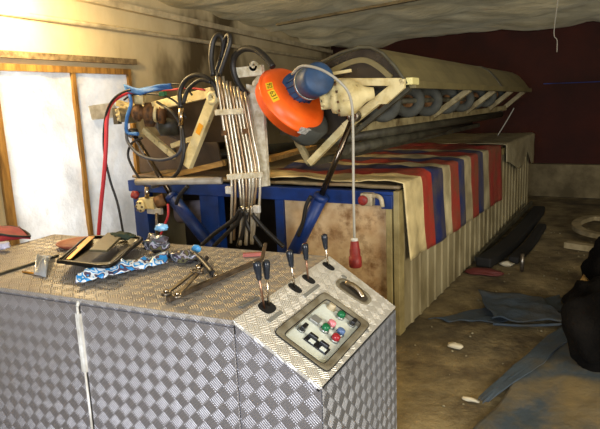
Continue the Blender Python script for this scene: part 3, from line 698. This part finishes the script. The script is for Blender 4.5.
# ------------------------------------------------------------------ drive unit (orange guard and motor)
axc = (rgt*.60+upv*.50-fwd*.62).normalized()
OC = at(297, 95.5, Y=3.42)
drive = thing('drive_unit', 'bright orange round pulley guard with blue electric motor on its face', 'motor', OC)
g = MB().lathe(OC-axc*.06, axc, [(-.075, .235), (-.07, .252), (-.012, .255), (-.008, .268), (.004, .268), (.008, .256), (.035, .25), (.06, .232), (.078, .20), (.082, .18), (.082, .01)], 48)
guard = g.build('pulley_guard', M_orange, drive)
gu = (rgt-axc*rgt.dot(axc)).normalized(); gv = axc.cross(gu)
def gp(ang, r, t): return OC-axc*.06+axc*t+(gu*cos(ang)+gv*sin(ang))*r
def text_on(s, c, U, W, size, m, parent, name):
    cu = bpy.data.curves.new(name, 'FONT'); cu.body = s; cu.size = size; cu.align_x = 'CENTER'; cu.align_y = 'CENTER'; cu.extrude = .0006
    to = bpy.data.objects.new(name, cu); col.objects.link(to)
    me = bpy.data.meshes.new_from_object(to.evaluated_get(bpy.context.evaluated_depsgraph_get())); bpy.data.objects.remove(to)
    base = V(0,0,0); p = parent
    while p is not None: base += p.location; p = p.parent
    nn = U.cross(W)
    me.transform(Matrix(((U.x, W.x, nn.x, c.x-base.x), (U.y, W.y, nn.y, c.y-base.y), (U.z, W.z, nn.z, c.z-base.z), (0,0,0,1))))
    me.materials.clear(); me.materials.append(m)
    o = bpy.data.objects.new(name, me); col.objects.link(o); o.parent = parent; return o
slope = V(0,0,0)
for ang, txt, ln in ((radians(196), '92', .055), (radians(216), '631', .085)):
    # sticker lies on the cone of the guard
    c0, c1 = gp(ang, .252, .034), gp(ang, .205, .076); mid = (c0+c1)/2
    U = (c1-c0).normalized(); T = (gp(ang+.05, .23, .06)-gp(ang-.05, .23, .06)).normalized(); nn = T.cross(U).normalized()
    if nn.dot(axc) < 0: nn = -nn
    st = MB().box(mid+nn*.004, (.046, ln, .003), (U, T, nn)).build('sticker', M_yel, guard)
    text_on(txt, mid+nn*.0062, T, nn.cross(T), .045, M_ink, guard, 'lettering')
st = MB()
for k in range(9):
    an = radians(-74+k*6); st.box(gp(an, .262, .01), (.012, .03, .05), ((gp(an,1,0)-gp(an,0,0)).normalized(), (gp(an+.01,1,0)-gp(an-.01,1,0)).normalized(), axc))
st.build('edge_strip', M_chain, guard)
MB().lathe(OC-axc*.10+rgt*.13-upv*.12, axc, [(-.10, .13), (-.06, .145), (.05, .145), (.06, .13)], 28).build('drum', M_tyre, drive)
# motor
m0 = OC+axc*.02-rgt*.01+upv*.025; m1 = at(320, 78, Y=m0.y-.22); ma = (m1-m0).normalized(); ML = (m1-m0).length
motor = MB().lathe(m0, ma, [(0, .12), (.02, .12), (.03, .09), (ML*.55, .09)], 28).build('motor', M_bmotor, drive)
MB().lathe(m0+ma*ML*.55, ma, [(0, .094), (.01, .102), (ML*.42, .102), (ML*.45, .09), (ML*.46, .02)], 28).build('fan_cowl', M_bmotor, motor)
mu, mv, _ = basis(ma)
fn = MB()
for k in range(14):
    an = 2*pi*k/14; dr = mu*cos(an)+mv*sin(an); fn.box(m0+ma*(ML*.29)+dr*.092, (ML*.46, .005, .014), (ma, dr.cross(ma), dr))
fn.build('cooling_fins', M_bmotor, motor)
MB().box(m0+ma*ML*.3+upv*.09-fwd*.05, (.10, .08, .06), (ma, mu, mv)).build('terminal_box', M_bmotor, motor, bevel=.006)
MB().lathe(m0+ma*ML*.54, ma, [(0, .10), (0, .107), (.02, .107), (.02, .10)], 28, closed=True).build('band', M_bezel, motor)
MB().box(OC-axc*.16+upv*.2-rgt*.10, (.18, .05, .10), (rgt, upv, axc)).build('mounting_bracket', M_clamp, drive, bevel=.004)

# cream hydraulic motor
hm0, hm1 = at(322, 101, Y=3.30), at(374, 93, Y=3.46); hx = (hm1-hm0).normalized(); HL = (hm1-hm0).length
hyd = thing('hydraulic_motor', 'cream flanged hydraulic motor beside the blue electric motor', 'motor', hm0)
MB().lathe(hm0, hx, [(0, .05), (.02, .058), (.05, .058), (.055, .085), (.08, .095), (.10, .095), (.105, .115), (.16, .118), (.20, .112), (.25, .07), (.28, .05), (HL, .035)], 24).build('housing', M_cream, hyd)
hu, hv2, _ = basis(hx)
for k in range(7):
    an = 2*pi*k/7; dr = hu*cos(an)+hv2*sin(an); MB().cyl(hm0-hx*.012+dr*.043, hm0+hx*.05+dr*.043, .014, n=10).build('cap_bolt', M_cream, hyd)
for k in range(10):
    an = 2*pi*k/10+.2; dr = hu*cos(an)+hv2*sin(an); MB().cyl(hm0+hx*.09+dr*.102, hm0+hx*.112+dr*.102, .009, n=6).build('flange_bolt', M_rust, hyd)
MB().lathe(hm0-hx*.006, hx, [(0, .012), (.01, .012)], 12).build('shaft_end', M_roller, hyd)
cb = MB().tube([at(296, 78, Y=3.3), at(318, 66, Y=3.24), at(336, 75, Y=3.22), at(349, 92, Y=3.2)], .009, 8)
# pendant
pend = thing('pendant_plug', 'red industrial plug hanging from a pale cord in front of the tank', 'plug', at(354, 262, Y=3.1))
YP = 3.12
MB().tube([at(292, 74, Y=3.12), at(302, 66, Y=3.06), at(322, 70, Y=3.04), at(342, 84, Y=3.06), at(351, 100, Y=3.1), at(353, 130, Y=YP), at(353.5, 190, Y=YP), at(354.5, 242, Y=YP)], .0085, 8).build('cord', M_cord, pend)
pa, pb = at(354.5, 240, Y=YP), at(355.5, 267, Y=YP); pdx = (pb-pa).normalized(); PL = (pb-pa).length
MB().lathe(pa, pdx, [(0, .020), (.015, .026), (.055, .030), (.06, .034), (PL*.6, .034), (PL*.62, .040), (PL-.006, .040), (PL, .034)], 20).build('plug', M_redpl, pend)
MB().lathe(pa-pdx*.012, pdx, [(0, .012), (.003, .022), (.02, .022), (.022, .014)], 16).build('gland', M_white, pend)

# emergency stop
es_ = thing('emergency_stop', 'beige box with red stop button and bent pipe on the tank front', 'switch', at(367, 207, Y=3.5))
q0 = at(368, 199, Y=3.5)
MB().box(q0, (.085, .075, .085)).build('box', M_beige, es_, bevel=.008)
MB().lathe(q0+V(-.01,-.037,0), (0,-1,0), [(0,.018),(.015,.018),(.016,.032),(.03,.034),(.038,.024),(.04,.005)], 20).build('button', M_redpl, es_)
MB().tube([at(372, 196, Y=3.48), at(377, 196, Y=3.47), at(381, 199, Y=3.46), at(382.5, 207, Y=3.46)], .015, 10).build('bent_pipe', M_beige, es_)

# ------------------------------------------------------------------ hydraulic cylinders
def cyl_unit(label, top_p, joint, bot, rb=.048):
    t = thing('hydraulic_cylinder', label, 'hydraulic cylinder', bot, 'lift cylinders of the lid')
    d = (bot-joint).normalized()
    MB().cyl(joint, bot, rb, n=20).build('barrel', M_bluep, t)
    MB().lathe(joint-d*.01, d, [(0, .03), (.004, rb+.004), (.04, rb+.004), (.042, rb)], 20).build('gland', M_bluep, t)
    MB().cyl(top_p, joint+d*.05, .021, n=14).build('rod', mat('oiled_piston_rod', '#5d5348', .2, .95), t)
    MB().lathe(top_p+V(0,-.03,0), (0,1,0), [(0,.02),(0,.04),(.06,.04),(.06,.02)], 16, closed=True).build('rod_eye', M_steel, t)
    return t, d
YC = 3.44
r_, rd_ = cyl_unit('blue hydraulic cylinder raising the lid beside the stained plywood panel', at(354, 116, Y=YC+.06), at(321.5, 196, Y=YC), at(289, 262, Y=YC))
MB().tube([at(311, 196, Y=YC-.06), at(306, 206, Y=YC-.07), at(303, 222, Y=YC-.07), at(298, 236, Y=YC-.07)], .014, 8).build('feed_hose', M_rubber, r_)
l_, ld_ = cyl_unit('blue hydraulic cylinder raising the lid near the white window', at(133, 133, Y=YC+.06), at(171, 196, Y=YC), at(216, 252, Y=YC), .05)
MB().tube([at(188, 186, Y=YC-.05), at(180, 195, Y=YC-.06), at(176, 204, Y=YC-.06)], .016, 8).build('feed_hose', M_rubber, l_)

# ------------------------------------------------------------------ hydraulic pipe bank
YPp = 3.28
bank = thing('pipe_bank', 'bank of upright hydraulic pipes clamped side by side with looping black hoses', 'pipes', at(240, 246, Y=YPp))
bp = MB().prism([at(246, 84, Y=YPp+.08), at(262, 88, Y=YPp+.10), at(268, 186, Y=YPp+.10), at(250, 188, Y=YPp+.08)], (0, .03, 0)); bp.build('backing_plate', M_clamp, bank)
NP = 9
for i in range(NP):
    k = i/(NP-1)
    tp = at(215.5+k*29.5, 71+k*21+ (i % 2)*2, Y=YPp); md = at(231.5+k*28.5, 177-k*1, Y=YPp); lo = at([231,234,241.5,244,246.5,249,251.5,254,258][i], [243,240,206,208,206,208,207,204,226][i], Y=YPp)
    MB().tube([tp, at((215.5+k*29.5+231.5+k*28.5)/2, (71+k*21+177-k)/2, Y=YPp), md, lo], .0098, 8, sub=3).build('pipe', M_pipew if i % 3 != 1 else M_copipe, bank)
for (xa, ya, xb, yb, m) in ((217, 112.5, 243, 111, M_clamp), (223, 133, 247, 131, M_rust), (229, 177, 261, 174.5, M_clamp)):
    a, b_ = at(xa-1, ya, Y=YPp-.012), at(xb+1, yb, Y=YPp-.012)
    if m is M_rust:
        MB().bar(a, a.lerp(b_, .18), .02, .035).bar(a.lerp(b_, .8), b_, .02, .035).build('clamp', m, bank)
    else: MB().bar(a, b_, .03, .04).build('clamp', m, bank, bevel=.003)
for x, y in ((229, 190), (257, 209)): MB().box(at(x, y, Y=YPp-.02), (.05, .03, .055)).build('junction_block', M_white, bank, bevel=.006)
for x0, y0, x1, y1 in ((243, 206, 240, 245), (248, 207, 246, 245), (252, 206, 252, 244), (257, 209, 252, 243)):
    MB().tube([at(x0, y0, Y=YPp-.015), at((x0+x1)/2, (y0+y1)/2-2, Y=YPp-.015), at(x1, y1, Y=YPp-.015)], .014, 8).build('fitting', M_pipew, bank)
hoses = [([(241,208),(233,220),(214,234),(202,245)],.016),([(243,210),(238,222),(226,234),(214,246)],.016),([(245,210),(247,224),(254,236),(262,247)],.016),([(252,214),(262,226),(276,240),(284,247)],.016),([(247,212),(244,228),(238,246)],.016),
 ([(213,76),(211,58),(213,42),(218,35),(223,40),(222,55),(216,74)],.019),([(219,76),(226,56),(230,42),(229,35),(225,40),(221,60)],.017),([(273,67),(266,58),(256,50),(244,49),(235,56),(233,68),(238,83),(247,95)],.022),
 ([(181,108),(180,92),(186,80),(196,75),(207,78),(215,86),(219,97)],.018),([(183,104),(188,90),(200,80),(211,82)],.016)]
for pth, r in hoses: MB().tube([at(x, y, Y=YPp-.03+.01*i) for i, (x, y) in enumerate(pth)], r, 9).build('hose', M_rubber, bank)
MB().bar(at(236, 73, Y=YPp+.05), at(263, 70, Y=YPp+.05), .04, .07).build('top_bracket', M_clamp, bank, bevel=.004)
MB().lathe(at(253, 66, Y=YPp+.03), (0,1,0), [(0,.016),(0,.034),(.03,.034),(.03,.016)], 18, closed=True).build('lifting_eye', M_clamp, bank)

# loose fitting and hoses at the left of the frame
hs_ = thing('hydraulic_hose', 'dark hydraulic hose looping under the lid left of the support arm', 'hose', at(180, 110, Y=3.42))
MB().tube([at(181, 124, Y=3.40), at(182, 140, Y=3.38), at(178, 154, Y=3.36), at(160, 160, Y=3.36), at(140, 155, Y=3.38), at(128, 142, Y=3.40), at(126, 128, Y=3.42)], .013, 8).build('tube', mat('grey_blue_hose', '#3b3f49', .45), hs_)
MB().cyl(at(181, 108, Y=3.40), at(181, 126, Y=3.40), .02, n=10).build('end_fitting', M_chrome, hs_)
tag(MB().tube([at(182, 126, Y=3.35), at(184, 150, Y=3.33), at(178, 172, Y=3.32), at(164, 183, Y=3.33), at(152, 187, Y=3.36)], .015, 8).build('hydraulic_hose', M_rubber), 'black hydraulic hose sweeping down to the valve block', 'hose')
tag(MB().tube([at(157, 102, Y=3.42), at(172, 112, Y=3.38), at(183, 128, Y=3.40)], .011, 8).build('cable', M_rubber), 'thin dark cable crossing below the cream wing beam', 'cable')
tag(MB().tube([at(142, 138, Y=3.40), at(132, 143, Y=3.40), at(128, 155, Y=3.40), at(134, 170, Y=3.40), at(146, 187, Y=3.42)], .010, 8).build('cable', M_rubber), 'thin black cable curling down beside the left cylinder rod', 'cable')

for k, (pth, m_, lab) in enumerate((
    ([(128, 96), (150, 91), (170, 90), (188, 88), (205, 90)], M_redh, 'thin red cable lying along the top of the cream wing beam'),
    ([(124, 100), (132, 95), (150, 94), (165, 96), (178, 104), (186, 118)], M_rubber, 'thin dark cable arching over the gear coupling'),
    ([(160, 88), (172, 84), (184, 86), (192, 95)], M_rubber, 'short dark cable bowing above the wing beam'))):
    tag(MB().tube([at(x, y, Y=3.44-.02*k) for x, y in pth], .008, 7).build('cable', m_), lab, 'cable')
tag(MB().box(at(163, 94, Y=3.42), (.05, .04, .035)).build('cable_connector', mat('green_plastic', '#2e6b45', .5), bevel=.004), 'small green cable connector on the cream wing beam', 'connector')
tag(MB().bar(at(331, 74, Y=3.5), at(351, 70.5, Y=3.5), .02, .02).build('terminal_stick', M_cream), 'small cream stick poking out behind the blue electric motor', 'stick')
# left gear and hydraulic motor at the wing's end
lm = thing('hydraulic_motor', 'dirty cream hydraulic motor with bolted face beside the red hose', 'motor', at(120, 120, Y=3.5))
lc, lx = at(119, 115, Y=3.42), V(.55, .75, .1).normalized()
MB().lathe(lc, lx, [(0, .05), (.012, .062), (.05, .065), (.06, .08), (.12, .085), (.16, .06), (.30, .055)], 20).build('housing', M_creamd, lm)
MB().lathe(lc-lx*.012, lx, [(0, .03), (.006, .055), (.016, .06)], 20).build('face_plate', M_cream, lm)
lu, lv, _ = basis(lx)
for k in range(6):
    dr = lu*cos(k*pi/3)+lv*sin(k*pi/3); MB().cyl(lc-lx*.02+dr*.042, lc+dr*.042, .011, n=8).build('bolt', M_cream, lm)
MB().b2(at(112, 108, Y=3.56), at(122, 124, Y=3.60)).build('bracket', M_roller, lm)
gb = thing('gear_coupling', 'rusty gear coupling with worn cream rings under the wing beam', 'gear', at(142, 125, Y=3.5))
g0, gx_ = at(133, 112, Y=3.46), V(.85, .5, -.12).normalized()
MB().lathe(g0, gx_, [(0,.05),(.03,.075),(.06,.075),(.065,.05),(.10,.05),(.105,.085),(.15,.09),(.16,.06),(.22,.06),(.225,.08),(.26,.08),(.27,.03)], 20).build('shaft_rings', M_rust, gb)
MB().lathe(g0+gx_*.18, gx_, [(0,.062),(0,.07),(.025,.07),(.025,.062)], 20, closed=True).build('pale_ring', M_cream, gb)
MB().lathe(g0+gx_*.09-ez*.06, gx_, [(0,.02),(.01,.05),(.08,.05),(.09,.02)], 16).build('lower_gear', M_rust, gb)
MB().lathe(at(136, 98, Y=3.46), gx_, [(0,.03),(0,.05),(.07,.05),(.07,.03)], 18, closed=True).build('upper_ring', M_cream, gb)
# red hose, black cable, blue tape
rh = [at(146, 92, Y=3.42), at(136, 91, Y=3.40), at(122, 95, Y=3.38), at(111, 104, Y=3.36), at(107, 118, Y=3.34), at(106, 145, Y=3.32), at(104, 175, Y=3.3), at(101, 205, Y=3.28), at(98, 242, Y=3.25)]
tag(MB().tube(rh, .017, 9).build('red_hose', M_redh), 'red rubber hose hanging down in front of the white window', 'hose')
tag(MB().tube([at(142, 89, Y=3.36), at(126, 91, Y=3.34), at(112, 101, Y=3.33), at(105, 120, Y=3.33), at(104, 150, Y=3.33), at(110, 180, Y=3.34), at(118, 205, Y=3.35), at(124, 238, Y=3.36)], .010, 8).build('cable', M_rubber), 'thin black cable hanging beside the red hose', 'cable')
def tp_fn(u, v):
    p = [at(124, 88, Y=3.34), at(140, 92, Y=3.34), at(155, 88, Y=3.36), at(172, 86, Y=3.40)]; s = u*3; i = min(2, int(s)); a = p[i].lerp(p[i+1], s-i)
    return a+ez*(.028*(v-.5)*2*(1-.3*u))+V(0, .012*sin(u*9+v*3), 0)
tag(MB().grid(tp_fn, 18, 4).build('tape_strip', M_bcloth, solid=.012), 'loose strip of blue tape tied along the wing beam', 'tape')
tag(MB().tube([at(128, 90, Y=3.40), at(131, 103, Y=3.38), at(127, 118, Y=3.36), at(127, 132, Y=3.38), at(138, 134, Y=3.39)], .015, 8).build('blue_hose', M_bcloth), 'blue wrapped hose curving round the gear coupling', 'hose')
# valve block
vb = thing('valve_block', 'cream hydraulic valve block with brown solenoid at the left bay of the tank', 'valve', at(150, 212, Y=3.44))
MB().box(at(150, 203, Y=3.44), (.17, .09, .09)).build('block', M_cream, vb, bevel=.006)
MB().lathe(at(142, 206, Y=3.37), (-.2, -1, 0), [(0,.05),(.02,.052),(.03,.04),(.035,.01)], 18).build('flange', M_cream, vb)
for k in range(6):
    MB().cyl(at(142, 206, Y=3.37)+V(cos(k*pi/3)*.036,-.028,sin(k*pi/3)*.036), at(142, 206, Y=3.37)+V(cos(k*pi/3)*.036,-.042,sin(k*pi/3)*.036), .009, n=7).build('bolt', M_steel, vb)
MB().cyl(at(156, 203, Y=3.38), at(165, 199, Y=3.42), .05, n=14).build('solenoid', M_rust, vb)
MB().cyl(at(147, 198, Y=3.40), at(147, 187, Y=3.40), .02, n=10).build('fitting', M_chrome, vb)
MB().blob(at(135, 195, Y=3.42), .035, 3, .15).build('red_cap', M_redpl, vb)
MB().box(at(155, 211, Y=3.42), (.16, .03, .05)).build('plate', M_white, vb, bevel=.004)
tag(MB().tube([at(168, 204, Y=3.36), at(168, 216, Y=3.35), at(163, 228, Y=3.35), at(159, 240, Y=3.35)], .010, 8).build('red_cable', M_redh), 'thin red cable dropping from the valve block beside the left cylinder', 'cable')
tag(MB().cyl(at(157, 213, Y=3.40), at(157, 243, Y=3.40), .014, n=8).build('metal_tube', M_steel), 'short steel tube standing below the valve block', 'pipe')

# string from lid's far corner
tag(MB().tube([at(514, 108, Y=8.2), at(506, 122, Y=8.15), at(496, 138, Y=8.1)], .007, 6).build('string', M_cord), 'thin pale string slanting from the far end of the lid to the tank', 'string')
wire = [V(-1.2, 8.3, 1.70), V(-.6, 8.9, 1.70), V(.2, 9.6, 1.72)]
tag(MB().tube(wire, .006, 6).build('wire', M_bluep), 'thin wire strung from the lid corner across the dark red wall', 'wire')
tag(MB().tube([V(at(558, 22, Y=7.0).x, 7.0, ceil_z(7)+.03), at(554, 32, Y=7.0), at(557, 40, Y=7.0), at(557, 52, Y=7.0)], .005, 6).build('string', M_cord), 'thin pale string dangling from the ceiling before the red wall', 'string')

# ------------------------------------------------------------------ floor clutter
def fl(x, y, z=.0): return at(x, y, z=z)
def sheet(qs, seed, lift=.012, amp=.012, nu=30, nv=24):
    def fn(u, v):
        p = (qs[0].lerp(qs[1], u)).lerp(qs[3].lerp(qs[2], u), v)
        return p+ez*(lift+amp*noise.noise(V(p.x*4, p.y*4, seed))+amp*.6*noise.noise(V(p.x*11, p.y*9, seed+3)))+V(.05*noise.noise(V(u*3, v*3, seed)), .06*noise.noise(V(u*4, v*4, seed+9)), 0)
    return MB().grid(fn, nu, nv)
tag(sheet([fl(428, 320), fl(491, 324), fl(565, 313), fl(560, 296)], 1).build('blue_tarp', M_btarpc, solid=.006), 'dark blue tarp piece lying flat beside the tank', 'tarp')
bt_ = thing('folded_tarp', 'small folded blue tarp with turned edge on top of the flat tarp', 'tarp', fl(530, 310))
sheet([fl(492, 324, .02), fl(566, 324, .02), fl(540, 300, .02), fl(478, 294, .02)], 4, .03, .022).build('cloth', M_btarpc, bt_, solid=.006)
MB().tube([fl(493, 324, .02), fl(520, 325.5, .02), fl(545, 325, .02), fl(566, 324, .02)], .010, 8).build('turned_edge', M_btarpc, bt_)
tag(sheet([fl(462, 445), fl(640, 445), fl(640, 330), fl(566, 328)], 7, .014, .014).build('blue_tarp', M_btarp, solid=.006), 'large dusty blue tarp spread over the floor at lower right', 'tarp')
def belt(pts, w_, h_): 
    m = MB(); sp = smooth_path(pts)
    rs = []
    for i, p in enumerate(sp):
        t_ = (sp[min(i+1, len(sp)-1)]-sp[max(i-1, 0)]).normalized(); s_ = t_.cross(ez).normalized()
        rs.append([p-s_*w_+ez*0, p+s_*w_, p+s_*w_+ez*h_, p-s_*w_+ez*h_])
    return m.rings(rs, sm=False)
tag(sheet([fl(478, 404), fl(488, 406), fl(580, 336), fl(566, 324)], 21, .022, .012, 40, 8).build('tarp_edge_strip', M_btarpc, solid=.006), 'cleaner blue folded strip along the edge of the large dusty tarp', 'tarp edge')
tag(belt([fl(483, 268), fl(508, 250), fl(528, 228), fl(539, 213)], .075, .10).build('rubber_belt', M_belt, bevel=.02), 'thick black rubber belt lying along the foot of the tank', 'belt')
tag(belt([fl(513, 264), fl(530, 247), fl(542, 229)], .05, .07).build('rubber_belt', M_belt, bevel=.02), 'shorter black rubber belt on the open floor side of the longer one', 'belt')
tag(MB().bar(fl(476, 262)+ez*.03, fl(531, 213)+ez*.14, .03, .05).build('wooden_board', M_roller), 'grey board leaning between the black belts and the foot of the tank', 'board')
tag(MB().cyl(fl(522, 271), fl(522, 271)+ez*.16, .018, n=10).build('metal_peg', M_steel), 'short grey metal peg standing beside the black belts', 'peg')
tag(MB().blob(fl(484, 274)+ez*.02, .10, 3, .3, (1.6, .7, .3)).build('dark_red_scrap', M_dred), 'dark red crumpled scrap at the near end of the black belts', 'scrap')
for (x, y, r, lab) in ((456, 347, .042, 'pale crumpled scrap alone on the bare floor beside the tank corner'), (507, 265, .05, 'pale crumpled scrap beside the near end of the black belts'), (505, 227, .06, 'pale crumpled scrap between the tank foot and the board')):
    tag(MB().blob(fl(x, y)+ez*.012, r, x, .35, (1.2, .8, .42), 2, 2).build('paper_scrap', M_scrap), lab, 'scrap')
tag(MB().blob(fl(471, 401)+ez*.008, .03, 5, .3, (1.6, .5, .3), 2).build('wood_chip', M_scrap), 'tiny pale chip at the bottom edge of the large blue tarp', 'chip')
# straps
lp = [fl(612, 222, .05), fl(592, 220, .05), fl(577, 225, .05), fl(578, 231, .05), fl(590, 236, .05), fl(612, 240, .05)]
tag(belt(lp, .045, .05).build('strap', M_strap), 'dirty cream strap curled in a loop on the floor at far right', 'strap')
tag(belt([fl(566, 247), fl(585, 250), fl(615, 254)], .05, .06).build('strap', M_strap), 'dirty cream straight strap lying nearer than the curled one', 'strap')
# black bags at the right edge
tag(MB().blob(fl(594, 374)+V(.04, .10, .22), .22, 1, .22, (.95, .95, 1.1), 4, 1.6).build('rubbish_bag', M_bag), 'black rubbish bag nearest the camera at the right edge', 'bag')
tag(MB().blob(fl(588, 348)+V(.02, .40, .17), .23, 4, .22, (.85, 1.1, .75), 4, 1.6).build('rubbish_bag', M_bag), 'low black rubbish bag slumped behind the nearest bag on the blue tarp', 'bag')
tag(MB().blob(fl(594, 300)+V(.12, .12, .20), .24, 8, .22, (.95, 1.0, 1.15), 4, 1.6).build('rubbish_bag', M_bag), 'tall black rubbish bag farthest back at the right edge', 'bag')
tag(MB().bar(fl(577, 300)+V(0, .05, .02), at(604, 250, Y=5.0), .02, .10).build('leaning_board', M_plank), 'tan edged board leaning on the farthest rubbish bag', 'board')

# small debris trodden into the floor
dm = MB(); random.seed(11)
for k in range(170):
    x = random.uniform(-1.25, .2); y = random.uniform(2.4, 7.5); r = random.uniform(.003, .010)
    dm.lathe(V(x, y, -.004), ez, [(0, r), (r*.7, r*.8), (r, r*.3)], 6)
d_ = tag(dm.build('floor_debris', mat('dull_grit', '#7d7458', .9)), 'fine pale grit and chips scattered over the dirt floor', 'grit'); d_['kind'] = 'stuff'
